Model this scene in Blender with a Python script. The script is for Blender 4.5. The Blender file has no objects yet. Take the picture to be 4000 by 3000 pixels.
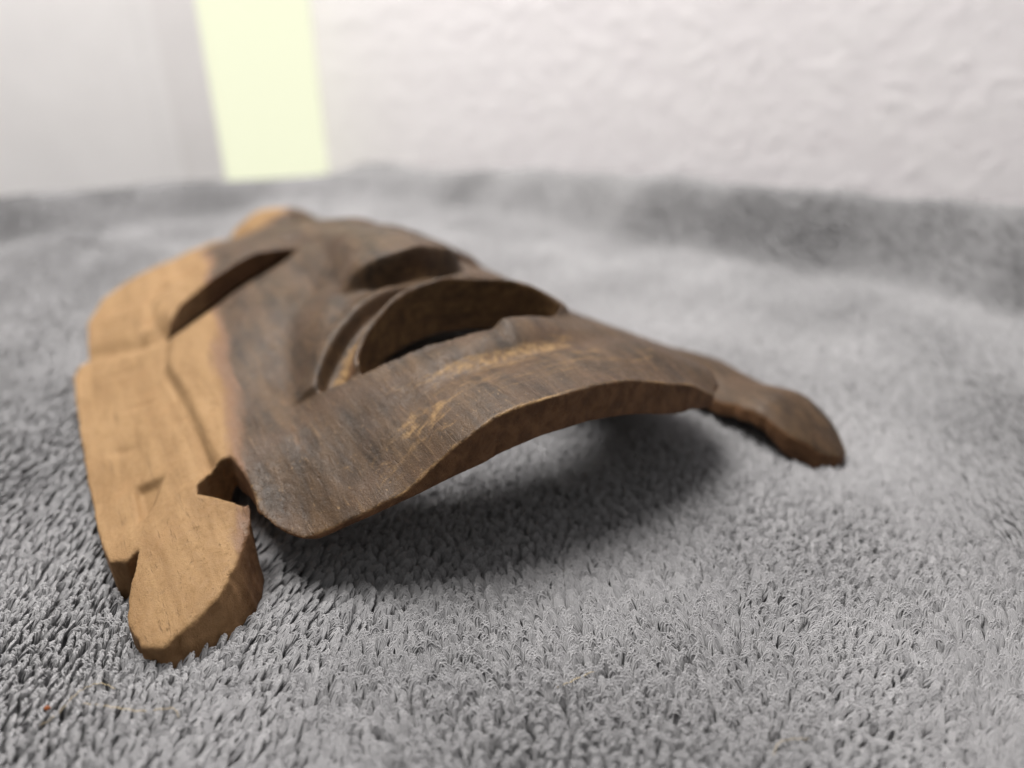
import bpy, math
import numpy as np

# ------------------------------------------------------------------ camera, world, lamps, exposure
CM = 0.01
sc = bpy.context.scene
FPX, PITCH, CAMH = 2950.0, math.radians(28.0), 12.5          # cm
cam_d = bpy.data.cameras.new('camera')
cam = bpy.data.objects.new('camera', cam_d); sc.collection.objects.link(cam); sc.camera = cam
cam.location = (0, 0, CAMH*CM)
cam.rotation_euler = (math.radians(90) - PITCH, 0, 0)
cam_d.sensor_width = 36.0
cam_d.lens = FPX/4000*36
cam_d.clip_start = 0.005; cam_d.clip_end = 20
cam_d.dof.use_dof = True
cam_d.dof.focus_distance = 0.166
cam_d.dof.aperture_fstop = 5.3

w = bpy.data.worlds.new('World'); sc.world = w; w.use_nodes = True
bg = w.node_tree.nodes['Background']
bg.inputs[0].default_value = (1.0, 0.985, 0.96, 1); bg.inputs[1].default_value = 0.20

def lamp(name, loc, target, size, power, color):
    l = bpy.data.lights.new(name, 'AREA'); l.shape = 'DISK'; l.size = size; l.energy = power; l.color = color
    o = bpy.data.objects.new(name, l); sc.collection.objects.link(o); o.location = loc
    d = np.array(target) - np.array(loc)
    from mathutils import Vector
    o.rotation_euler = Vector(d).to_track_quat('-Z', 'Y').to_euler()
    return o
lamp('room_lamp', (-0.22, 0.46, 0.82), (-0.01, 0.22, 0), 0.56, 19.0, (1.0, 0.97, 0.93))

sc.view_settings.view_transform = 'Standard'; sc.view_settings.look = 'None'
sc.view_settings.exposure = 0.10; sc.view_settings.gamma = 1.0
sc.view_settings.use_curve_mapping = False
sc.cycles_curves.shape = 'THICK'
sc.cycles.max_bounces = 8; sc.cycles.diffuse_bounces = 4

rng = np.random.default_rng(7)
COL = sc.collection

# ------------------------------------------------------------------ helpers
def link(name, data, parent=None):
    o = bpy.data.objects.new(name, data); COL.objects.link(o)
    if parent is not None: o.parent = parent
    return o
def tag(o, label=None, cat=None, group=None, kind=None):
    if label: o['label'] = label
    if cat: o['category'] = cat
    if group: o['group'] = group
    if kind: o['kind'] = kind
    return o
def mesh(name, verts, faces, mat=None, smooth=True):
    """verts (n,3) metres, faces (m,k) index array of one polygon size"""
    verts = np.asarray(verts, np.float32); faces = np.asarray(faces, np.int32)
    me = bpy.data.meshes.new(name)
    k = faces.shape[1]
    me.vertices.add(len(verts)); me.vertices.foreach_set('co', verts.ravel())
    me.loops.add(faces.size); me.loops.foreach_set('vertex_index', faces.ravel())
    me.polygons.add(len(faces)); me.polygons.foreach_set('loop_start', np.arange(0, faces.size, k, dtype=np.int32))
    me.update(calc_edges=True)
    if smooth: me.polygons.foreach_set('use_smooth', np.ones(len(faces), bool))
    if mat: me.materials.append(mat)
    return me
def ss(a, b, x):
    t = np.clip((x - a)/(b - a), 0, 1); return t*t*(3 - 2*t)
def gs(x, s): return np.exp(-(x/s)**2)
def blur(a, r, n=2):
    """box blur of a 2D map, n times, radius r cells"""
    for _ in range(n):
        for ax in (0, 1):
            p = np.pad(a, [(r+1, r) if i == ax else (0, 0) for i in (0, 1)], mode='edge')
            c = np.cumsum(p, axis=ax, dtype=np.float64)
            m = a.shape[ax]; k = 2*r + 1
            a = ((np.take(c, np.arange(k, k+m), ax) - np.take(c, np.arange(0, m), ax))/k)
    return a
def noise2(shape, cell, seed):
    """smooth value noise on a grid, about -1..1, cell = feature size in cells (x,y)"""
    r = np.random.default_rng(seed)
    g = r.uniform(-1, 1, (int(shape[0]/cell[0]) + 3, int(shape[1]/cell[1]) + 3))
    x = np.arange(shape[0])/cell[0]; y = np.arange(shape[1])/cell[1]
    i = x.astype(int); j = y.astype(int); fx = x - i; fy = y - j
    fx = fx*fx*(3-2*fx); fy = fy*fy*(3-2*fy)
    a = g[np.ix_(i, j)]; b = g[np.ix_(i+1, j)]; c = g[np.ix_(i, j+1)]; d = g[np.ix_(i+1, j+1)]
    fx = fx[:, None]; fy = fy[None, :]
    return (a*(1-fx)+b*fx)*(1-fy) + (c*(1-fx)+d*fx)*fy
def poly_sd(px, py, pts):
    """signed distance to a closed polygon, negative inside"""
    pts = np.asarray(pts, float); d = np.full(px.shape, 1e9); inside = np.zeros(px.shape, bool)
    for i in range(len(pts)):
        ax, ay = pts[i]; bx, by = pts[(i+1) % len(pts)]
        ex, ey = bx-ax, by-ay; wx, wy = px-ax, py-ay
        t = np.clip((wx*ex + wy*ey)/(ex*ex + ey*ey), 0, 1)
        d = np.minimum(d, (wx-ex*t)**2 + (wy-ey*t)**2)
        c = ((ay <= py) != (by <= py)) & (px < (bx-ax)*(py-ay)/((by-ay) if by != ay else 1e-9) + ax)
        inside ^= c
    d = np.sqrt(d); return np.where(inside, -d, d)
def line_d(px, py, pts):
    """distance to an open polyline and the parameter 0..1 along it"""
    pts = np.asarray(pts, float); d = np.full(px.shape, 1e9); tt = np.zeros(px.shape)
    n = len(pts) - 1
    for i in range(n):
        ax, ay = pts[i]; ex, ey = pts[i+1] - pts[i]; wx, wy = px-ax, py-ay
        t = np.clip((wx*ex + wy*ey)/(ex*ex + ey*ey), 0, 1)
        q = (wx-ex*t)**2 + (wy-ey*t)**2
        m = q < d; d = np.where(m, q, d); tt = np.where(m, (i+t)/n, tt)
    return np.sqrt(d), tt
def curve_pts(pts, n=8):
    """Catmull-Rom through points"""
    p = np.asarray(pts, float); p = np.vstack([2*p[0]-p[1], p, 2*p[-1]-p[-2]]); out = []
    for i in range(1, len(p)-2):
        for t in np.linspace(0, 1, n, endpoint=False):
            out.append(0.5*((2*p[i]) + (-p[i-1]+p[i+1])*t + (2*p[i-1]-5*p[i]+4*p[i+1]-p[i+2])*t*t + (-p[i-1]+3*p[i]-3*p[i+1]+p[i+2])*t**3))
    out.append(p[-2]); return np.array(out)
def smax(a, b, k):
    h = np.maximum(k - np.abs(a-b), 0)/k
    return np.maximum(a, b) + h*h*k*0.25

# node helper
class NT:
    def __init__(s, name):
        s.m = bpy.data.materials.new(name); s.m.use_nodes = True; s.t = s.m.node_tree
        s.b = s.t.nodes['Principled BSDF']
    def n(s, typ, ins=None, **props):
        nd = s.t.nodes.new(typ)
        for k, v in props.items(): setattr(nd, k, v)
        for k, v in (ins or {}).items(): s.set(nd.inputs[k], v)
        return nd
    def set(s, sock, v):
        if isinstance(v, bpy.types.NodeSocket): s.t.links.new(v, sock)
        else: sock.default_value = v
    def math(s, op, a, b=0.0, clamp=False):
        nd = s.n('ShaderNodeMath', {0: a, 1: b}, operation=op, use_clamp=clamp); return nd.outputs[0]
    def mix(s, f, a, b, typ='MIX'):
        nd = s.n('ShaderNodeMix', data_type='RGBA', blend_type=typ)
        s.set(nd.inputs[0], f); s.set(nd.inputs[6], a); s.set(nd.inputs[7], b); return nd.outputs[2]
    def ramp(s, f, stops):
        nd = s.n('ShaderNodeValToRGB', {0: f}); cr = nd.color_ramp
        while len(cr.elements) < len(stops): cr.elements.new(0.5)
        for e, (p, c) in zip(cr.elements, stops):
            e.position = p; e.color = (*c, 1) if len(c) == 3 else c
        return nd.outputs[0]
    def noise(s, vec, scale, detail=3, rough=0.5, dist=0.0):
        return s.n('ShaderNodeTexNoise', {'Vector': vec, 'Scale': scale, 'Detail': detail, 'Roughness': rough, 'Distortion': dist}).outputs[0]
    def mapr(s, v, a, b, c=0.0, d=1.0, smooth=True):
        nd = s.n('ShaderNodeMapRange', {0: v, 1: a, 2: b, 3: c, 4: d}, interpolation_type='SMOOTHSTEP' if smooth else 'LINEAR'); return nd.outputs[0]
def C(r, g, b): return (r, g, b, 1.0)
def srgb(*c):
    return tuple(((x/255)/12.92 if x/255 <= .04045 else ((x/255+.055)/1.055)**2.4) for x in c)

# ------------------------------------------------------------------ materials
def wood_material():
    t = NT('carved_wood')
    co = t.n('ShaderNodeTexCoord').outputs['Object']
    sep = t.n('ShaderNodeSeparateXYZ', {0: co})
    # units: centimetres of the mask (u across, v chin to crown, z up)
    def cm(vec, s): return t.n('ShaderNodeVectorMath', {0: vec, 1: s}, operation='MULTIPLY').outputs[0]
    grain = cm(co, (260, 32, 200))          # stretched along the log
    fine = cm(co, (900, 90, 700))
    iso = cm(co, (100, 100, 100))
    n1 = t.noise(grain, 1.0, 4, 0.6, 0.4)
    n2 = t.noise(fine, 1.0, 3, 0.6)
    n3 = t.noise(iso, 0.7, 3, 0.55)
    n4 = t.noise(iso, 6.0, 4, 0.65)
    pit = t.noise(iso, 26.0, 2, 0.5)
    heart = t.n('ShaderNodeAttribute', attribute_name='heart').outputs['Fac']
    fresh_lit = t.n('ShaderNodeAttribute', attribute_name='fresh_lit').outputs['Fac']
    cut = t.n('ShaderNodeAttribute', attribute_name='cut').outputs['Fac']
    hw = t.math('ADD', heart, t.math('MULTIPLY', t.math('SUBTRACT', n1, 0.5), 0.35))
    hw = t.mapr(hw, 0.36, 0.60)
    tan = t.mix(t.mapr(n1, .3, .7), C(.205, .120, .053), C(.265, .163, .077))
    tan = t.mix(t.mapr(n4, .55, .75, 0, .55), tan, C(.15, .085, .038))
    tan = t.mix(t.mapr(n3, .5, .8, 0, .35), tan, C(.27, .15, .066))
    dark = t.mix(t.mapr(n1, .25, .75), C(.021, .0125, .007), C(.080, .047, .024))
    dark = t.mix(t.mapr(n3, .40, .70, 0, .7), dark, C(.064, .036, .020))
    dark = t.mix(t.mapr(n2, .58, .75, 0, .55), dark, C(.135, .085, .045))
    fleck = t.noise(cm(co, (1500, 700, 1500)), 1.0, 2, .5)
    dark = t.mix(t.mapr(fleck, .65, .76, 0, .6), dark, C(.22, .14, .07))
    dark = t.mix(t.mapr(t.noise(cm(co, (300, 60, 300)), 1.0, 4, .7, .8), .60, .78, 0, .6), dark, C(.15, .085, .042))
    # the reddish zone where sapwood turns to heartwood
    edge = t.math('MULTIPLY', t.math('MULTIPLY', hw, t.math('SUBTRACT', 1.0, hw)), 2.6, True)
    col = t.mix(hw, tan, dark)
    col = t.mix(edge, col, C(.15, .08, .05))
    pore = t.noise(cm(co, (700, 45, 700)), 1.0, 3, .7)
    col = t.mix(t.mapr(pore, .60, .74, 0, .45), col, C(.07, .038, .02))
    smut = t.noise(iso, 1.6, 5, .7)
    col = t.mix(t.mapr(smut, .60, .80, 0, .35), col, C(.10, .058, .03))
    # finish worn away: yellow bare wood in streaks along lips and folds, plus painted light under the nose
    strk = t.noise(cm(co, (55, 420, 300)), 1.0, 4, 0.65, 0.6)
    wear = t.math('ADD', fresh_lit, t.math('MULTIPLY', t.math('SUBTRACT', strk, 0.5), 1.5))
    wear = t.mapr(wear, 0.30, 0.80, 0, .9)
    col = t.mix(wear, col, t.mix(t.mapr(n4, .35, .65), C(.10, .055, .024), C(.26, .16, .068)))
    # bare saw-cut and chisel-cut faces
    cutc = t.mix(t.mapr(n1, .3, .7), C(.095, .046, .022), C(.190, .096, .046))
    cutc2 = t.mix(t.mapr(n1, .3, .7), C(.19, .105, .048), C(.31, .18, .088))
    cutcol = t.mix(t.mapr(heart, .2, .55), cutc2, cutc)
    col = t.mix(cut, col, cutcol)
    # dark pores
    col = t.mix(t.mapr(pit, .66, .74, 0, .55), col, C(.05, .03, .018))
    t.set(t.b.inputs['Base Color'], col)
    rough = t.math('ADD', t.mapr(n4, .3, .7, .42, .60), t.math('MULTIPLY', t.math('SUBTRACT', 1.0, hw), .22))
    rough = t.math('ADD', rough, t.math('MULTIPLY', cut, .2), True)
    t.set(t.b.inputs['Roughness'], rough)
    t.b.inputs['Specular IOR Level'].default_value = 0.23
    h = t.math('ADD', t.math('MULTIPLY', n2, .32), t.math('MULTIPLY', n4, .42))
    h = t.math('ADD', h, t.math('MULTIPLY', pit, .35))
    h = t.math('ADD', h, t.math('MULTIPLY', n1, .3))
    h = t.math('SUBTRACT', h, t.mapr(pore, .60, .74, 0, .35))
    h = t.math('SUBTRACT', h, t.mapr(pit, .64, .74, 0, .6))
    bmp = t.n('ShaderNodeBump', {'Strength': 0.65, 'Distance': 0.0006, 'Height': h})
    t.set(t.b.inputs['Normal'], bmp.outputs[0])
    return t.m
WOOD = wood_material()

def plain(name, c, rough=0.6, spec=0.3, nscale=0, namt=0.0, bump=0.0):
    t = NT(name); t.b.inputs['Roughness'].default_value = rough; t.b.inputs['Specular IOR Level'].default_value = spec
    if nscale:
        co = t.n('ShaderNodeTexCoord').outputs['Object']
        n = t.noise(co, nscale, 3)
        t.set(t.b.inputs['Base Color'], t.mix(t.mapr(n, .3, .7, 0, 1), C(*[x*(1-namt) for x in c]), C(*c)))
        if bump:
            t.set(t.b.inputs['Normal'], t.n('ShaderNodeBump', {'Strength': 1.0, 'Distance': bump, 'Height': n}).outputs[0])
    else: t.b.inputs['Base Color'].default_value = C(*c)
    return t.m
# ------------------------------------------------------------------ walls behind (cm)
def wall_material():
    t = NT('painted_plaster')
    co = t.n('ShaderNodeTexCoord').outputs['Object']
    n = t.noise(co, 60, 4, .6)
    t.set(t.b.inputs['Base Color'], t.mix(t.mapr(n, .3, .7), C(.88, .845, .87), C(.91, .88, .90)))
    t.b.inputs['Roughness'].default_value = .55
    t.set(t.b.inputs['Normal'], t.n('ShaderNodeBump', {'Strength': .4, 'Distance': .001, 'Height': n}).outputs[0])
    return t.m
PLASTER = wall_material()
CORNER = np.array([-15.9, 66.4]); RD = np.array([.835, -.55]); LD = np.array([-.861, -.508])
RN = np.array([-.55, -.835]); LN = np.array([.508, -.861])          # towards the camera
def wall_grid(name, d, nrm, s1, z1, step, amp, mat):
    s = np.arange(0, s1, step); z = np.arange(-8, z1, step)
    S, Z = np.meshgrid(s, z, indexing='ij')
    n = noise2(S.shape, (3.0, 2.4), 21) + .6*noise2(S.shape, (1.6, 1.4), 22)
    big = noise2(S.shape, (14, 12), 23)
    h = amp*(np.clip(n + .15, 0, .6) + .25*big*0)          # knock-down splatter: raised flat blobs
    h = amp*1.5*np.clip(n - .12, 0, .8)
    P = np.stack([CORNER[0] + d[0]*S + nrm[0]*h, CORNER[1] + d[1]*S + nrm[1]*h, Z], -1)*CM
    i = np.arange(S.size).reshape(S.shape)
    q = np.stack([i[:-1, :-1], i[1:, :-1], i[1:, 1:], i[:-1, 1:]], -1).reshape(-1, 4)
    return link(name, mesh(name, P.reshape(-1, 3), q, mat))
wr = wall_grid('wall_right', RD, RN, 90, 36, .22, .026, PLASTER); wr['kind'] = 'structure'

def slab(name, d, nrm, s0, s1, f0, f1, z0, z1, mat, parent=None, bev=.15):
    """box lying along a wall: s along it, f out of it, z up; front edges chamfered"""
    f = [(s0, f0), (s1, f0), (s1, f1-bev), (s1-bev, f1), (s0+bev, f1), (s0, f1-bev)]
    P = []
    for z in (z0, z1):
        for s, o in f: P.append((CORNER[0]+d[0]*s+nrm[0]*o, CORNER[1]+d[1]*s+nrm[1]*o, z))
    n = len(f); me = bpy.data.meshes.new(name)
    me.from_pydata([(x*CM, y*CM, z*CM) for x, y, z in P], [], [tuple(range(n))[::-1], tuple(range(n, 2*n))] + [(i, (i+1) % n, n+(i+1) % n, n+i) for i in range(n)])
    me.materials.append(mat); me.update()
    return link(name, me, parent)
TRIM = plain('trim_paint', (.93, .915, .915), .45, .4, 25, .04)
slab('upper_face', RD, RN, 0, 90, -1.5, -.02, 35.6, 130, PLASTER, wr)
JAMB = plain('shaded_jamb_paint', (.87, .85, .85), .5, .3, 25, .04)  # greyer than the trim: the frame's shade is put into the paint
wl = slab('wall_left', LD, LN, 0, 70, -2.5, -1.0, -8, 130, PLASTER); wl['kind'] = 'structure'
band = bpy.data.objects.new('bright_strip', None); COL.objects.link(band)
band.location = (CORNER[0]*CM, CORNER[1]*CM, 0)
tag(band, 'narrow strip glowing pale yellow in the white wall behind the towel', 'bright_strip')
def lit():  # pale yellow strip beside the wall corner, emissive
    t = NT('glowing_strip'); t.b.inputs['Base Color'].default_value = C(.3, .3, .25); t.b.inputs['Roughness'].default_value = .3
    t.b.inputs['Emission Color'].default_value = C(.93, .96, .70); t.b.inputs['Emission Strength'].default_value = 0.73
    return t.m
def wslab(name, *a, **k):
    o = slab(name, LD, LN, *a, **k); o.parent = band
    o.matrix_parent_inverse.identity(); o.location = (-CORNER[0]*CM, -CORNER[1]*CM, 0); return o
wslab('strip_face', .02, 8.5, -.98, .12, -8, 130, lit())
wslab('jamb', 8.52, 11.6, -.98, .1, -8, 130, JAMB, bev=.02)
wslab('bead', 11.61, 12.9, -.98, .22, -8, 130, TRIM, bev=.06)
dr = slab('door', LD, LN, 12.91, 69, -.98, .18, -8, 130, TRIM, bev=.03)
tag(dr, 'plain white door panel at the far left behind the towel', 'door')
# ------------------------------------------------------------------ the carved mask (all in cm: u across, v chin -> crown, z up)
ORIG = np.array([1.5, 15.0]); ANG = math.radians(30)
ST = 0.052
gu = np.arange(-11.1, 11.1, ST); gv = np.arange(-1.8, 28.2, ST); gz = np.arange(-0.35, 6.0, ST)
Uu, Vv = np.meshgrid(gu, gv, indexing='ij')
U0 = Uu.copy()
# the right half of the log was narrower: upper right side falls away faster
sR = np.interp(Vv, [3, 5, 7.4, 9.5, 14.6, 18], [0, .05, .20, .36, .52, .62])
Uu = U0 + sR*np.maximum(U0 - 1.6, 0)
def warp(P):
    s_ = np.interp(P[:, 1], [3, 5, 7.4, 9.5, 14.6, 18], [0, .05, .20, .36, .52, .62])
    Q = P.copy(); Q[:, 0] += s_*np.maximum(P[:, 0] - 1.6, 0); return Q

def mirror(p): return [(-a, b) for a, b in p]
LOBE_L = [(-9.45, 3.7), (-9.85, 2.7), (-9.97, 2.0), (-9.82, 1.3), (-9.45, 0.85), (-8.9, .95), (-8.1, 1.25), (-7.45, 1.85), (-7.08, 2.6), (-6.95, 3.45)]
NOTCH_L = [(-7.98, 4.45), (-7.88, 4.75), (-7.6, 5.02), (-7.25, 5.14), (-6.98, 5.1), (-6.82, 4.2), (-6.78, 3.5)]
CHIN_L = [(-6.84, 3.15), (-6.6, 2.6), (-6.1, 1.95), (-5.5, 1.58), (-4.8, 1.25), (-4.0, 0.95), (-2.5, .62), (0, .5)]
EDGE_L = [(-9.75, 3.55), (-10.1, 3.85), (-10.25, 5), (-10.35, 8), (-10.38, 12), (-10.35, 15.2), (-10.15, 15.9), (-9.85, 16.5), (-9.75, 17.3), (-9.6, 20), (-8.9, 22.1), (-7.2, 23.6), (-5.2, 24.5), (-3.4, 24.9), (-2.9, 25.5), (-2.0, 26.6), (-.9, 27.1)]
LOBE_R = [(9.55, 3.7), (9.85, 2.6), (9.8, 1.0), (9.62, -.2), (9.25, -.85), (8.8, -1.0), (8.2, -.75), (7.6, 0.0), (7.35, 1.0), (7.28, 2.2), (7.25, 3.1), (7.3, 3.75)]
NOTCH_R = [(7.8, 4.4), (7.4, 4.9), (6.9, 5.1), (6.75, 4.2)]
CHIN_R = [(6.7, 3.3), (6.5, 2.4), (6.1, 1.55), (5.4, 1.0), (4.2, .75), (2.5, .58)]
outline = (EDGE_L[::-1] + LOBE_L + NOTCH_L + CHIN_L + CHIN_R[::-1] + NOTCH_R[::-1] + LOBE_R[::-1] + mirror(EDGE_L[2:-5]) + [(4.2, 24.2), (2.6, 24.7), (2.2, 25.4), (1.6, 26.4), (.7, 27)])
SD = poly_sd(Uu, Vv, outline)
lobeL = poly_sd(Uu, Vv, LOBE_L + [(-8, 4.3)]); lobeR = poly_sd(Uu, Vv, LOBE_R + [(8, 4.3)])

# mouth opening
LOW = curve_pts([(-3.35, 5.25), (-2.2, 4.85), (-1.0, 4.55), (.3, 4.4), (1.6, 4.55), (2.6, 4.95), (3.3, 5.45)])
UP = curve_pts([(3.3, 5.45), (3.15, 6.1), (2.5, 6.75), (1.3, 7.2), (0, 7.4), (-1.2, 7.2), (-2.3, 6.6), (-3.1, 5.9), (-3.35, 5.25)])
mouth = poly_sd(Uu, Vv, np.vstack([LOW, UP[1:-1]]))
dUp, tUp = line_d(Uu, Vv, UP)
# eye slits
def eye(sign):
    c = curve_pts([(sign*1.9, 16.35), (sign*3.6, 15.95), (sign*5.6, 15.05), (sign*7.25, 13.75)])
    d, t = line_d(Uu, Vv, c)
    return d - 0.74*np.sqrt(np.clip(4*t*(1-t), 0.02, 1)), d, t
eL, dL, tL = eye(-1); eR, dR, tR = eye(1)
HOLES = np.minimum(mouth, np.minimum(eL, eR))
# uneven knife-cut edges: nicks and flats
SDr = SD
SD = SD + .022*noise2(SD.shape, (12, 12), 31) + .010*noise2(SD.shape, (2.5, 2.5), 32) + .06*np.clip(noise2(SD.shape, (9, 9), 33)-.6, 0, 1)
SD = SD + .030*noise2(SD.shape, (3.5, 3.5), 36)*ss(3.9, 3.2, Vv)*ss(6.9, 7.1, np.abs(U0))      # knife facets on the lobes
HOLES = HOLES + .030*noise2(SD.shape, (9, 9), 34) + .012*noise2(SD.shape, (3, 3), 35)
PLAN = np.maximum(SD, -HOLES)
g0, g1 = np.gradient(SDr, ST)
FLARE = blur(.20*ss(-6.9, -7.1, Uu)*ss(3.3, 2.2, Vv)*ss(-.1, .5, .7*g0 - .7*g1), 3)            # the near lobe's cut side spreads towards its foot

# --- height of the carved front
a = np.abs(Uu)
prof = np.interp(a, [0, 1, 2, 3, 4, 5, 6, 7, 7.6, 8.5, 9.5, 10.4], [4.05, 4.0, 3.82, 3.5, 3.15, 2.75, 2.35, 2.05, 1.85, 1.35, .85, .5])
prof = blur(prof, 8)
fall = np.interp(Vv, [-2, 3, 8, 14, 18, 22, 25, 28], [1, 1, 1.0, 1.0, .87, .68, .52, .38])
top = prof*fall
# right shoulder rounder, left chin S-curve
top += 0.40*gs(Uu-4.4, 1.7)*ss(9, 3, Vv)*ss(.7, 2.6, Vv) + .10*gs(Uu-1.8, 1.5)*ss(5, 1, Vv) - .42*ss(4.2, 6.0, Uu)*ss(2.2, .7, Vv)
top -= 0.62*gs(Uu+4.3, 1.5)*ss(5.5, 1.0, Vv) + .88*gs(Uu+6.3, 1.25)*ss(5.4, 1.6, Vv)
top += .14*gs(Uu+1.7, 1.0)*ss(3, 1, Vv) - .10*gs(Uu+4.2, .9)*ss(3, 1, Vv)
# muzzle and lips
top += 0.50*np.exp(-(Uu/3.2)**2 - ((Vv-6.9)/1.7)**2) + .34*np.exp(-((Uu-2.7)/1.3)**2 - ((Vv-6.3)/1.1)**2)
top += 0.30*np.exp(-(Uu/2.8)**2 - ((Vv-4.1)/0.8)**2)           # lower lip crest
top += .10*ss(.15, .55, Uu)*gs(Vv-4.35, .6)*ss(3.2, 1.5, Uu) - .17*ss(.5, .1, Uu)*gs(Vv-4.4, .7)*ss(-3.2, -1.2, Uu)   # the step in it
top -= 0.16*np.exp(-(Uu/3.2)**2)*gs(Vv-3.0-0.03*Uu**2, .42)      # hollow under the lip
# upper lip roll, groove, cheek fold
upper = ss(0, .16, Vv - (4.42+.075*Uu**2))*(mouth > -0.6)
out = np.maximum(mouth, 0)
top += upper*(0.24*gs(out-.15, .22) - 0.48*ss(1.22, .95, out)*ss(.12, .42, out)*ss(4.6, 2.6, Uu) + 0.22*gs(out-1.38, .40)*ss(.2, 1.6, a)*ss(3.5, 2.0, Uu))
# nose
w_ = np.interp(Vv, [8, 10, 12, 14, 16, 18.5], [2.15, 2.15, 1.75, 1.25, 1.2, 2.4])
hN = np.interp(Vv, [8.0, 9.3, 10.2, 12, 14, 16, 18], [1.0, 1.12, 1.18, 1.0, .66, .42, .1])
tip = 9.0 + 0.16*Uu**2
bmp_ = np.clip(1 - np.abs(Uu/w_)**2.7, 0, 1)**.8
top += blur(hN*bmp_, 3)*ss(-.08, .16, Vv - tip)
top += 0.22*gs(np.hypot((Vv-10.1)/.8, (a-1.75)/.45), 1.0)         # wings
for s in (-1, 1):
    top -= 0.22*np.exp(-((Uu-s*.95)/.42)**2 - ((Vv-9.1)/.20)**2)   # nostrils
    # cheek bones and hollows
    top += 0.22*np.exp(-((Uu-s*5.6)/1.6)**2 - ((Vv-11.2)/2.2)**2)
    top -= 0.34*np.exp(-((Uu-s*4.6)/1.3)**2 - ((Vv-7.6)/3.4)**2)*(1 if s < 0 else .25)
    top -= 0.40*np.exp(-((Uu-s*2.6)/.9)**2 - ((Vv-13.2)/2.0)**2)
for s in (-1, 1):      # smile furrow beside the nose and the fold in front of it
    dl, tl = line_d(Uu, Vv, curve_pts([(s*1.7, 13.4), (s*3.6, 10.9), (s*4.85, 7.4), (s*5.1, 4.6)]))
    top -= .26*gs(dl, .62)*np.sin(np.pi*np.clip(tl, .03, .97))**.5
    dl, tl = line_d(Uu, Vv, curve_pts([(s*2.2, 10.6), (s*3.2, 8.9), (s*4.1, 6.7)]))
    top += .16*gs(dl, .42)*np.sin(np.pi*np.clip(tl, .03, .97))**.5
# lids and brows
for d, t, e, s in ((dL, tL, eL, -1), (dR, tR, eR, 1)):
    above = ss(-.15, .15, Vv - np.interp(a, [0, 1.9, 3.6, 5.6, 7.25, 9], [16.4, 16.35, 15.95, 15.05, 13.75, 12.3]))
    q = np.sin(np.pi*np.clip(t, 0, 1))**.5
    top += above*(0.50*gs(d-1.0, .75) - .14*gs(d-1.95, .32))*q
    top -= (1-above)*0.10*gs(d-.3, .5)*q
top += 0.30*gs(Vv-18.6+.08*a**1.3, .9)*ss(9, 5, a)                # brow
top -= 0.16*gs(Vv-20.4+.06*a**1.3, .7)*ss(8.5, 5, a)
# crown knot
kn = np.hypot((U0+.45)/2.1, (Vv-25.9)/1.35)
top += 0.58*np.clip(1.25 - kn, 0, .8)/.8*ss(1.3, .6, kn)
top -= .30*gs(kn-1.3, .25)*ss(23.2, 24.4, Vv)
# side panels: step along the hair line, chisel cuts
for s in (-1, 1):
    dl, tl = line_d(Uu, Vv, curve_pts([(s*7.2, 13.6), (s*7.62, 11.9), (s*7.5, 9.8), (s*7.42, 8.0), (s*7.42, 5.2)]))
    side = ss(-.12, .12, s*Uu - np.interp(Vv, [5, 8, 9.8, 11.9, 13.6, 15], [7.42, 7.42, 7.5, 7.62, 7.2, 7.0]))
    band = ss(4.6, 5.4, Vv)*ss(14.2, 12.4, Vv)
    top -= (side*.20*gs(dl, .9) + .10*gs(dl, .10))*band
    dl, tl = line_d(Uu, Vv, curve_pts([(s*7.3, 14.1), (s*8.3, 15.1), (s*9.3, 16.3), (s*10.3, 17.0)]))
    top -= .22*gs(dl, .42)
    dl, tl = line_d(Uu, Vv, curve_pts([(s*7.3, 14.3), (s*7.5, 16.2), (s*7.2, 18.4), (s*6.5, 20)]))
    top -= .16*gs(dl, .22)
    for p, q, dep, wd in (((8.0, 10.3), (9.2, 10.9), .05, .14), ((8.9, 8.2), (9.9, 9.3), .07, .16), ((8.3, 13.0), (9.6, 13.9), .06, .2), ((8.2, 17.6), (9.4, 18.8), .07, .2), ((7.9, 19.4), (9.2, 20.8), .06, .2)):
        dl, tl = line_d(Uu, Vv, [(s*p[0], p[1]), (s*q[0], q[1])])
        top -= dep*gs(dl, wd)*np.sin(np.pi*np.clip(tl, .02, .98))
# chip cut in the panel above the lobe: flat-bottomed wedge
chip = poly_sd(Uu, Vv, [(-9.3, 6.6), (-8.5, 6.15), (-8.95, 5.2), (-9.35, 4.55)])
top -= np.clip(-chip, 0, .13)*1.7
# lobes
lobe_top_l = .46 + .22*(Uu+9.6) + .24*(Vv-.85) - .05*(Uu+8.6)**2
kL = ss(-6.97, -7.03, Uu)*ss(5.4, 3.4, Vv)
top = top*(1-kL) + lobe_top_l*kL
dv_ = np.maximum(1.1-Vv, 0)
lobe_top_r = np.maximum(1.42 - .26*dv_ - .13*dv_**2 - .24*(U0-8.35)**2 - .32*ss(1.2, 3.0, Vv), .2)
kR = ss(6.84, 6.92, Uu)*ss(5.6, 3.2, Vv)
top = top*(1-kR) + lobe_top_r*kR
# hand carving: shallow facets and tool marks
top += .045*noise2(top.shape, (18, 30), 3) + .018*noise2(top.shape, (8, 14), 4) + .008*noise2(top.shape, (3, 9), 5)
top = blur(top, 1, 1)

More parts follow.
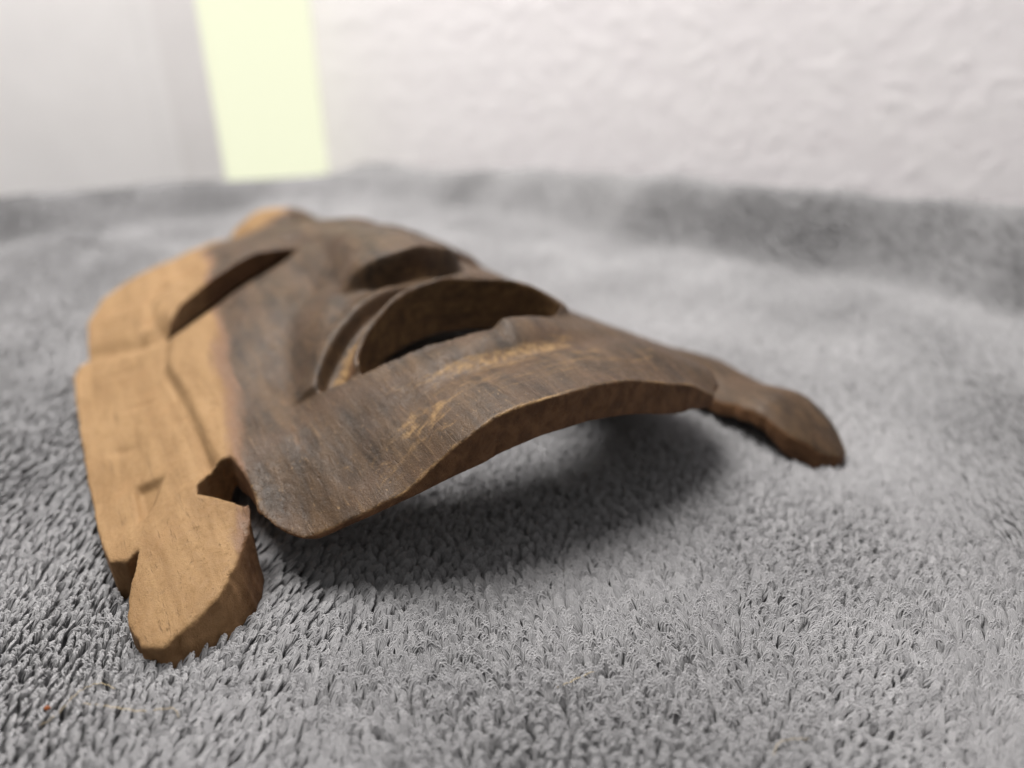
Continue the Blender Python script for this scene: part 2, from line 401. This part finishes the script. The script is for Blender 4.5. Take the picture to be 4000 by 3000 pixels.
# --- hollow back
thick = .92 + .16*np.exp(-(Uu/3.0)**2 - ((Vv-7.6)/1.3)**2) + .5*np.exp(-(Uu/2.0)**2 - ((Vv-11.6)/2.2)**2) - .70*gs(np.minimum(dL, dR), 1.1)
front = np.interp(Uu, [-6.7, -5, -4, -3, -1.8, 3.6, 4.8, 5.7, 6.6], [.07, .09, .22, .58, .95, .95, .66, .24, .08])
thick = np.minimum(thick, front + .55*np.maximum(Vv - np.interp(a, [0, 2.5, 4, 5, 5.8, 6.4, 6.7], [.5, .6, .85, 1.15, 1.6, 2.3, 3.0]), 0)**.8)
bot = blur(prof*fall, 10) - thick
lowchin = -0.62*gs(Uu+4.3, 1.5)*ss(5.5, 1.0, Vv) - .88*gs(Uu+6.3, 1.25)*ss(5.4, 1.6, Vv) + 0.40*gs(Uu-4.4, 1.7)*ss(9, 3, Vv)*ss(.7, 2.6, Vv) - .42*ss(4.2, 6.0, Uu)*ss(2.2, .7, Vv)
bot = np.minimum(bot + lowchin, top - .08)
bot = np.where((Uu < -7.0) & (Vv < 3.9), -.22, bot)
bot = np.where(kR > .5, np.maximum(lobe_top_r - .75 + .25*ss(-.2, 1.0, Vv), -.2), bot)
rim = ss(-.9, -.25, SD)*ss(6.9, 7.6, a)*ss(3.5, 4.2, Vv)
bot = bot*(1-rim) + (-.22)*rim
bot = np.maximum(bot, -.22)
bot = np.minimum(bot, top - .08)

# --- voxels -> surface nets
f = smax(smax(gz[None, None, :] - top[:, :, None], bot[:, :, None] - gz[None, None, :], .05).astype(np.float32), (PLAN[:, :, None] + FLARE[:, :, None]*np.maximum(gz, -.1)[None, None, :]).astype(np.float32), .06)
def surface_nets(f, ox, oy, oz, h):
    nx, ny, nz = f.shape
    s = f < 0
    cnt = np.zeros((nx-1, ny-1, nz-1), np.int8)
    for i in (0, 1):
        for j in (0, 1):
            for k in (0, 1):
                cnt += s[i:nx-1+i, j:ny-1+j, k:nz-1+k]
    act = np.argwhere((cnt > 0) & (cnt < 8))
    idx = np.full(cnt.shape, -1, np.int32); idx[tuple(act.T)] = np.arange(len(act))
    pos = np.zeros((len(act), 3)); num = np.zeros(len(act))
    A = act
    offs = [(i, j, k) for i in (0, 1) for j in (0, 1) for k in (0, 1)]
    vals = {o: f[A[:, 0]+o[0], A[:, 1]+o[1], A[:, 2]+o[2]] for o in offs}
    for o in offs:
        for ax in range(3):
            if o[ax] == 0:
                p = list(o); p[ax] = 1; p = tuple(p)
                va, vb = vals[o], vals[p]; m = (va < 0) != (vb < 0)
                t = np.where(m, va/(va-vb+1e-12), 0)
                q = np.array(o, float)[None, :].repeat(len(A), 0); q[:, ax] += t
                pos += q*m[:, None]; num += m
    pos = pos/num[:, None] + A
    quads = []
    for ax in range(3):
        b, c = (ax+1) % 3, (ax+2) % 3
        sl0 = [slice(None)]*3; sl1 = [slice(None)]*3
        sl0[ax] = slice(0, -1); sl1[ax] = slice(1, None)
        s0 = s[tuple(sl0)]; s1 = s[tuple(sl1)]
        e = np.argwhere(s0 != s1)
        e = e[(e[:, b] > 0) & (e[:, c] > 0) & (e[:, b] < f.shape[b]-1) & (e[:, c] < f.shape[c]-1)]
        flip = s0[tuple(e.T)]
        def cell(db, dc):
            q = e.copy(); q[:, b] += db; q[:, c] += dc; return idx[tuple(q.T)]
        q = np.stack([cell(-1, -1), cell(0, -1), cell(0, 0), cell(-1, 0)], 1)
        q[~flip] = q[~flip][:, ::-1]
        quads.append(q)
    q = np.vstack(quads)
    return pos*h + np.array([ox, oy, oz]), q
Pm, Qm = surface_nets(f, gu[0], gv[0], gz[0], ST)
del f
def relax(P, Q, lam):
    acc = np.zeros_like(P); n = np.zeros(len(P))
    for k in range(4):
        i, j = Q[:, k], Q[:, (k+1) % 4]
        for ax in range(3):
            acc[:, ax] += np.bincount(i, P[j, ax], len(P)) + np.bincount(j, P[i, ax], len(P))
        n += np.bincount(i, minlength=len(P)) + np.bincount(j, minlength=len(P))
    return P + lam*(acc/np.maximum(n, 1)[:, None] - P)
for lam in (.5, -.52)*3: Pm = relax(Pm, Qm, lam)
# normals
d1 = Pm[Qm[:, 2]] - Pm[Qm[:, 0]]; d2 = Pm[Qm[:, 3]] - Pm[Qm[:, 1]]
fn = np.cross(d1, d2)
Nm = np.zeros_like(Pm)
for k in range(4):
    for ax in range(3): Nm[:, ax] += np.bincount(Qm[:, k], fn[:, ax], len(Pm))
Nm /= np.linalg.norm(Nm, axis=1)[:, None] + 1e-12
# attributes sampled from the maps
def samp(m, P):
    x = np.clip((P[:, 0]-gu[0])/ST, 0, m.shape[0]-1.001); y = np.clip((P[:, 1]-gv[0])/ST, 0, m.shape[1]-1.001)
    i = x.astype(int); j = y.astype(int); fx = x-i; fy = y-j
    return m[i, j]*(1-fx)*(1-fy) + m[i+1, j]*fx*(1-fy) + m[i, j+1]*(1-fx)*fy + m[i+1, j+1]*fx*fy
bound = np.interp(Vv, [-2, 3, 5.5, 8, 10, 13, 16, 19, 23.6, 25, 28], [-7.2, -7.1, -6.65, -6.35, -6.05, -5.6, -5.2, -4.9, -4.2, -.2, .2])
heart_m = .48 + (Uu - bound)*.42 + .12*noise2(top.shape, (40, 60), 9)
heart_m = np.clip(heart_m, 0, 1)
heart_m = heart_m*(1 - .35*ss(8.2, 9.6, Uu))
fresh_lit_m = np.zeros_like(top)
dl, tl = line_d(Uu, Vv, curve_pts([(-3.6, 4.0), (-2.2, 3.45), (-.6, 3.15), (1.2, 3.2), (2.6, 3.7)]))
fresh_lit_m += .58*gs(dl, .34)*np.sin(np.pi*np.clip(tl, .03, .97))**.6
dl, tl = line_d(Uu, Vv, curve_pts([(-4.6, 2.9), (-3.4, 2.5), (-2.6, 2.3)]))
fresh_lit_m += .20*gs(dl, .34)
fresh_lit_m += .36*gs(Vv-2.2+.02*Uu**2, 1.0)*ss(5.5, 3.5, a)
fresh_lit_m += .74*upper*gs(out-.62, .36)*(out > .05)
fresh_lit_m += .45*gs(Vv-8.85, .3)*ss(2.2, 1.4, a)  # brightens the unlit nose underside: light put into the colour
fresh_lit_m += .46*gs(SD, .13)*(a < 6.9)*(Vv < 4)
fresh_lit_m = np.clip(fresh_lit_m, 0, 1)
A_heart = samp(heart_m, Pm); A_fresh_lit = samp(fresh_lit_m, Pm)*(Nm[:, 2] > 0)
zt = samp(top, Pm)
A_cut = np.clip(ss(.60, .35, Nm[:, 2])*ss(.45, .25, np.abs(samp(PLAN, Pm))) + ss(.15, -.1, Nm[:, 2]), 0, 1)
mw = ss(.35, .1, np.abs(samp(mouth, Pm)))*ss(.6, .3, np.abs(Nm[:, 2]))      # bare knife-cut wood inside the mouth
A_cut *= 1 - .75*mw
A_fresh_lit = np.maximum(A_fresh_lit, .58*mw)

mask = bpy.data.objects.new('carved_mask', None); COL.objects.link(mask)
mask.location = (ORIG[0]*CM, ORIG[1]*CM, -.05*CM); mask.rotation_euler = (0, 0, ANG); mask.empty_display_size = .02
tag(mask, 'carved wooden face mask lying face up on the grey towel, open mouth towards the camera', 'mask')
cen = Pm[Qm].mean(1)
part = np.zeros(len(Qm), int)
names = ['face', 'side_panel', 'side_panel', 'corner_lobe', 'corner_lobe', 'nose', 'crown_knot', 'lower_lip', 'upper_lip']
labels = {1: 'tan sapwood side panel with chisel cuts', 3: 'tan rounded lobe nearest the camera', 4: 'brown lobe on the far right'}
cu, cv = cen[:, 0], cen[:, 1]; cw = warp(cen)[:, 0]
hl = np.interp(cv, [-2, 5, 8, 9.8, 11.9, 13.6, 16.2, 18.4, 20, 23], [7.0, 7.42, 7.42, 7.5, 7.62, 7.25, 7.5, 7.2, 6.5, 5.0])
part[(cu < -hl) & (cv > 3.9)] = 1; part[(cw > hl) & (cv > 3.9)] = 2
part[(cu < -6.95) & (cv <= 3.9)] = 3; part[(cu > 6.88) & (cv <= 3.9)] = 4
topside = cen[:, 2] > samp(top, cen) - .35
part[(part == 0) & topside & (np.abs(cw) < samp(w_, cen)) & (cv > 8.75) & (cv < 15.5)] = 5
part[(part == 0) & (cv > 24.7) & (np.abs(cu) < 2.6)] = 6
mo = samp(mouth, cen); lo = cv < 5.0 + .03*cu**2
part[(part == 0) & (mo < .75) & lo & (np.abs(cu) < 3.6)] = 7
part[(part == 0) & (mo < .42) & ~lo] = 8
for k, nm in enumerate(names):
    q = Qm[part == k]
    if not len(q): continue
    used, inv = np.unique(q, return_inverse=True)
    me = mesh(nm, Pm[used]*CM, inv.reshape(-1, 4), WOOD)
    for an, arr in (('heart', A_heart), ('fresh_lit', A_fresh_lit), ('cut', A_cut)):
        at = me.attributes.new(an, 'FLOAT', 'POINT'); at.data.foreach_set('value', arr[used].astype(np.float32))
    me.normals_split_custom_set_from_vertices(Nm[used].tolist())
    o = link(nm, me, mask)
    if k in labels: o['label'] = labels[k]
# ------------------------------------------------------------------ terry towel (cm)
BASE = -.30
def towel_h(x, y):
    """height of the towel's woven ground"""
    sr = (x-3)*.55 + (y-44.3)*.835            # beyond the right-hand fold line
    sl = -(x+12)*.508 + (y-50.4)*.861         # beyond the left-hand fold line
    ar = (x+9)*.835 - (y-52.2)*.55            # along it, from the corner
    al = -(x+9)*.861 - (y-52.2)*.508
    wob = .6*np.sin(ar*.33+1) + .35*np.sin(ar*.71)
    hr = np.interp(ar, [-10, 0, 6, 14, 30, 40, 60], [.5, .8, 1.4, 2.3, 3.2, 3.6, 3.7])
    hl = np.interp(al, [-10, 0, 6, 14, 24, 40], [.4, .6, .9, 1.4, 1.8, 1.9])
    r = hr*ss(-1.8, 2.4, sr+wob*.5)*ss(7.5, 2.0, sr)
    l = hl*ss(-1.4, 2.0, sl+.5*np.sin(al*.4))*ss(7.5, 1.8, sl)
    und = .16*np.sin(x*.42+y*.21+.6)*np.sin(y*.33-x*.12+1.1) + .10*np.sin(x*.9-y*.5)*np.sin(y*.7+.3)
    near = np.exp(-(((x+1)/11)**2 + ((y-21)/12)**2))
    return BASE + np.maximum(r, l) + und*(1-near) - 9*ss(4, 12, np.maximum(sr, sl))
def grid_sheet():
    x = np.arange(-46, 46, .5); y = np.arange(2, 72, .5)
    X, Y = np.meshgrid(x, y, indexing='ij'); Z = towel_h(X, Y) - .03
    i = np.arange(X.size).reshape(X.shape)
    q = np.stack([i[:-1, :-1], i[1:, :-1], i[1:, 1:], i[:-1, 1:]], -1).reshape(-1, 4)
    return np.stack([X, Y, Z], -1).reshape(-1, 3)*CM, q
def towel_material():
    t = NT('grey_cotton')
    tone = t.n('ShaderNodeAttribute', attribute_name='tone').outputs['Fac']
    t.set(t.b.inputs['Base Color'], t.mix(tone, C(.190, .189, .197), C(.325, .322, .332)))
    t.b.inputs['Roughness'].default_value = .95; t.b.inputs['Specular IOR Level'].default_value = .15
    t.b.inputs['Sheen Weight'].default_value = .4; t.b.inputs['Sheen Roughness'].default_value = .5
    return t.m
COTTON = towel_material()
tw_v, tw_q = grid_sheet()
towel = link('towel', mesh('towel', tw_v, tw_q, COTTON))
tag(towel, 'grey terry towel with looped pile spread under the carved mask', 'towel')
at = towel.data.attributes.new('tone', 'FLOAT', 'POINT'); at.data.foreach_set('value', np.full(len(tw_v), .2, np.float32))

cA, sA = math.cos(ANG), math.sin(ANG)
def to_mask(x, y):
    dx, dy = x-ORIG[0], y-ORIG[1]; return dx*cA + dy*sA, -dx*sA + dy*cA
def nz(x, y, f, seed):
    r = np.random.default_rng(seed); o = 0
    for k in range(4):
        a_, p_, q_ = r.uniform(0, 6.28, 3); s_ = r.uniform(.7, 1.4)
        o = o + np.sin((x*math.cos(a_) + y*math.sin(a_))*f*s_ + p_)
    return o/2.0
def make_loops(name, x, y, strands, npts, rad, ygap):
    """every pile loop is a yarn of several fibres bent into a leaning arch"""
    n = len(x)
    e = .15
    h0 = towel_h(x, y)
    gx = (towel_h(x+e, y)-towel_h(x-e, y))/(2*e); gy = (towel_h(x, y+e)-towel_h(x, y-e))/(2*e)
    N = np.stack([-gx, -gy, np.ones(n)], 1); N /= np.linalg.norm(N, axis=1)[:, None]
    # lean of the nap: swirls by a few centimetres, with jitter per loop
    th = 1.2 + (.60 - .40*ss(16, 30, y))*nz(x, y, .38, 5) + .25*nz(x, y, 1.2, 6) + rng.normal(0, .20, n) + .035*x
    le = np.stack([np.cos(th), np.sin(th), np.zeros(n)], 1); le -= N*(le*N).sum(1)[:, None]; le /= np.linalg.norm(le, axis=1)[:, None]
    ac = np.cross(N, le)
    u, v = to_mask(x, y); Pq = np.stack([u, v], 1)
    inside = (np.abs(u) < 11) & (v > -1.7) & (v < 28)
    sdv = np.where(inside, samp(SD, Pq), 9); bv = np.where(inside, samp(bot, Pq), 9)
    room = np.where(sdv < .06, np.maximum(bv - BASE - .02, .03), 9.)
    hgt = rng.uniform(.22, .37, n)*(1 + .12*nz(x, y, .8, 8))
    nap = .95 + .65*ss(-3, 4, y - (21.5 - .5*x) + 1.2*nz(x, y, .35, 14))      # the nap is brushed the other way beyond a diagonal
    lean = rng.uniform(.20, .38, n)*(1 + .30*nz(x, y, .6, 9))*nap
    press = np.minimum(1, room/hgt); lean = lean*(1 + .8*(1-press)); hgt = hgt*press
    wid = rng.uniform(.045, .085, n)
    # twist the arch plane a little around the normal
    tw = rng.normal(0, .28, n)
    A = ac*np.cos(tw)[:, None] + le*np.sin(tw)[:, None]
    t = np.linspace(-.05, 1.05, npts)
    ph = np.pi*t
    cx = -np.cos(ph)                                   # -1..1
    cz = np.clip(np.sin(np.clip(ph, 0, np.pi)), 0, 1)**.75
    cz = np.where((t < 0) | (t > 1), -.12, cz)
    base = np.stack([x, y, h0], 1)
    out = np.zeros((strands, n, npts, 3), np.float32)
    yr = ygap
    kink = rng.normal(0, .15, (n, 1))
    for k in range(strands):
        psi = 2*np.pi*k/strands + rng.uniform(0, 6.28, (n, 1)) * (0 if strands > 3 else 0) + t[None, :]*rng.uniform(1.5, 3.5, (n, 1))
        rr = yr*(1 + .25*rng.normal(0, 1, (n, 1)))*(1 if strands > 1 else 0)
        ra = rr*np.cos(psi); rb = rr*np.sin(psi)
        X_ = cx[None, :]*(wid[:, None]*(1 + .25*np.sin(ph)[None, :])) + ra + kink*wid[:, None]*cz[None, :] + rng.normal(0, .007, (n, npts))
        Z_ = cz[None, :]*(hgt[:, None] + rb*.6) + rng.normal(0, .004, (n, npts))
        L_ = lean[:, None]*np.clip(cz, 0, 1)[None, :]**1.4 + rb
        P = base[:, None, :] + A[:, None, :]*X_[:, :, None] + N[:, None, :]*Z_[:, :, None] + le[:, None, :]*L_[:, :, None]
        out[k] = P
    out = out.transpose(1, 0, 2, 3).reshape(n*strands, npts, 3)*CM
    tone = np.repeat(np.clip(.5 + rng.normal(0, .11, n) + .10*nz(x, y, .9, 11), 0, 1), strands)
    tone = np.clip(tone + rng.normal(0, .07, n*strands), 0, 1)
    return curves(name, out, np.full(n*strands, rad*CM), tone, COTTON)
def curves(name, pts, rads, tone, mat):
    n, k, _ = pts.shape
    hc = bpy.data.hair_curves.new(name)
    hc.add_curves([k]*n)
    hc.points.foreach_set('position', np.ascontiguousarray(pts, dtype=np.float32).ravel())
    hc.points.foreach_set('radius', np.repeat(rads, k).astype(np.float32))
    if 'tone' not in hc.attributes:
        at = hc.attributes.new('tone', 'FLOAT', 'CURVE')
    at.data.foreach_set('value', tone.astype(np.float32))
    hc.materials.append(mat)
    return link(name, hc, towel)
def scatter(x0, x1, y0, y1, dx, dy):
    nx = int((x1-x0)/dx); ny = int((y1-y0)/dy)
    X, Y = np.meshgrid(np.arange(nx)*dx + x0, np.arange(ny)*dy + y0, indexing='ij')
    X = X + (np.arange(ny) % 2)[None, :]*dx*.5
    X = X.ravel() + rng.normal(0, dx*.2, X.size); Y = Y.ravel() + rng.normal(0, dy*.15, Y.size)
    c_, s_ = math.cos(.22), math.sin(.22); X, Y = X*c_ - (Y-15)*s_, 15 + X*s_ + (Y-15)*c_
    # rows of the weave run a little askew to the camera
    return X, Y
def in_view(x, y, z, margin=1.0):
    fw = (y*math.cos(PITCH) - (z-CAMH)*math.sin(PITCH)); upv = y*math.sin(PITCH) + (z-CAMH)*math.cos(PITCH)
    return (np.abs(x) < fw*2000/FPX*1.10 + margin) & (upv > -fw*1500/FPX*1.12 - margin)
x, y = scatter(-30, 30, 0, 34, .185, .20)
m = in_view(x, y, 0) & (y < 26) & (y > 4)
p = make_loops('pile', x[m], y[m], 7, 9, .0170, .042); p['kind'] = 'stuff'
x, y = scatter(-60, 60, 10, 76, .165, .17)
sr = (x-3)*.55 + (y-44.3)*.835; sl = -(x+12)*.508 + (y-50.4)*.861
m = in_view(x, y, 0) & (y >= 26) & (y < 70) & (np.maximum(sr, sl) < 9)
p = make_loops('far_pile', x[m], y[m], 3, 6, .027, .032); p['kind'] = 'stuff'

# loose fuzz standing off the loops
nf = 14000
x = rng.uniform(-20, 20, nf); y = 6 + 22*rng.uniform(0, 1, nf)**.8
m = in_view(x, y, 0); x, y = x[m], y[m]; nf = len(x)
uu, vv = to_mask(x, y)
ok = ~((np.abs(uu) < 10.6) & (vv > -.9) & (vv < 27)); x, y = x[ok], y[ok]; nf = len(x)
a0 = rng.uniform(0, 6.28, nf); ln = rng.uniform(.12, .38, nf); kz = rng.uniform(.03, .14, nf); bend = rng.normal(0, 1.6, nf)
t = np.linspace(0, 1, 6)
ang = a0[:, None] + bend[:, None]*t[None, :]
px_ = x[:, None] + ln[:, None]*np.cumsum(np.cos(ang), 1)/6; py_ = y[:, None] + ln[:, None]*np.cumsum(np.sin(ang), 1)/6
pz_ = towel_h(x, y)[:, None] + .27 + kz[:, None]*np.sin(np.pi*t)[None, :]
p = curves('fuzz', np.stack([px_, py_, pz_], -1)*CM, np.full(nf, .0032*CM), rng.uniform(.7, 1, nf), COTTON); p['kind'] = 'stuff'

# ------------------------------------------------------------------ lint lying on the pile
STRAW = plain('pale_hair', (.50, .40, .24), .5, .4, 300, .3)
RUST = plain('rust_crumb', (.30, .085, .02), .7, .3, 900, .5, .0004)
def fibre(name, pts, rad, label, cat):
    P = curve_pts(pts, 6); P[:, 2] += .02*np.sin(np.arange(len(P))*1.9)
    n = len(P); T = np.gradient(P, axis=0); T /= np.linalg.norm(T, axis=1)[:, None]
    s_ = np.cross(T, [0, 0, 1.]); s_ /= np.linalg.norm(s_, axis=1)[:, None] + 1e-9; u_ = np.cross(s_, T)
    taper = rad*(.55 + .45*np.sin(np.pi*np.linspace(.08, .92, n)))
    V_ = np.array([P[i] + taper[i]*(math.cos(a_)*s_[i] + math.sin(a_)*u_[i]) for i in range(n) for a_ in np.arange(5)*2*np.pi/5])
    q = np.array([(i*5+k, i*5+(k+1) % 5, (i+1)*5+(k+1) % 5, (i+1)*5+k) for i in range(n-1) for k in range(5)])
    return tag(link(name, mesh(name, V_*CM, q, STRAW)), label, cat)
def ground(px, py, z=.10):
    """towel point under a picture position, used once to lay the lint out"""
    d = np.array([(px-2000)/FPX, math.cos(PITCH) - (py-1500)/FPX*math.sin(PITCH), -math.sin(PITCH) - (py-1500)/FPX*math.cos(PITCH)])
    t_ = (z-CAMH)/d[2]; return d*t_ + np.array([0, 0, CAMH])
fibre('stray_hair', [ground(*q) for q in ((157, 2835), (228, 2786), (293, 2715), (342, 2683), (396, 2669), (450, 2690))], .0075, 'curved pale stray hair on the towel below the tan lobe, beside the rust-coloured crumb', 'hair')
fibre('stray_hair', [ground(*q) for q in ((325, 2748), (401, 2756), (472, 2767), (564, 2778), (673, 2767), (700, 2802))], .0085, 'long nearly straight pale hair on the towel just under the tip of the tan lobe', 'hair')
fibre('straw_fibre', [ground(*q) for q in ((2170, 2690), (2230, 2662), (2320, 2622))], .0085, 'short straight golden straw fibre on the towel at the bottom centre', 'straw')
fibre('stray_hair', [ground(*q) for q in ((3020, 2950), (3045, 2900), (3110, 2885), (3160, 2888))], .0065, 'small hooked pale hair on the towel at the bottom right', 'hair')
c_ = ground(185, 2765, .10); r_ = np.random.default_rng(3)
import bmesh
bm = bmesh.new(); bmesh.ops.create_icosphere(bm, subdivisions=2, radius=1)
for v_ in bm.verts:
    k_ = r_.uniform(.7, 1.2); v_.co = (v_.co.x*.07*k_*CM, v_.co.y*.045*k_*CM, v_.co.z*.045*k_*CM)
me = bpy.data.meshes.new('crumb'); bm.to_mesh(me); bm.free(); me.materials.append(RUST)
o = link('crumb', me); o.location = c_*CM; tag(o, 'tiny rust-coloured crumb caught in the towel pile at the bottom left', 'crumb')
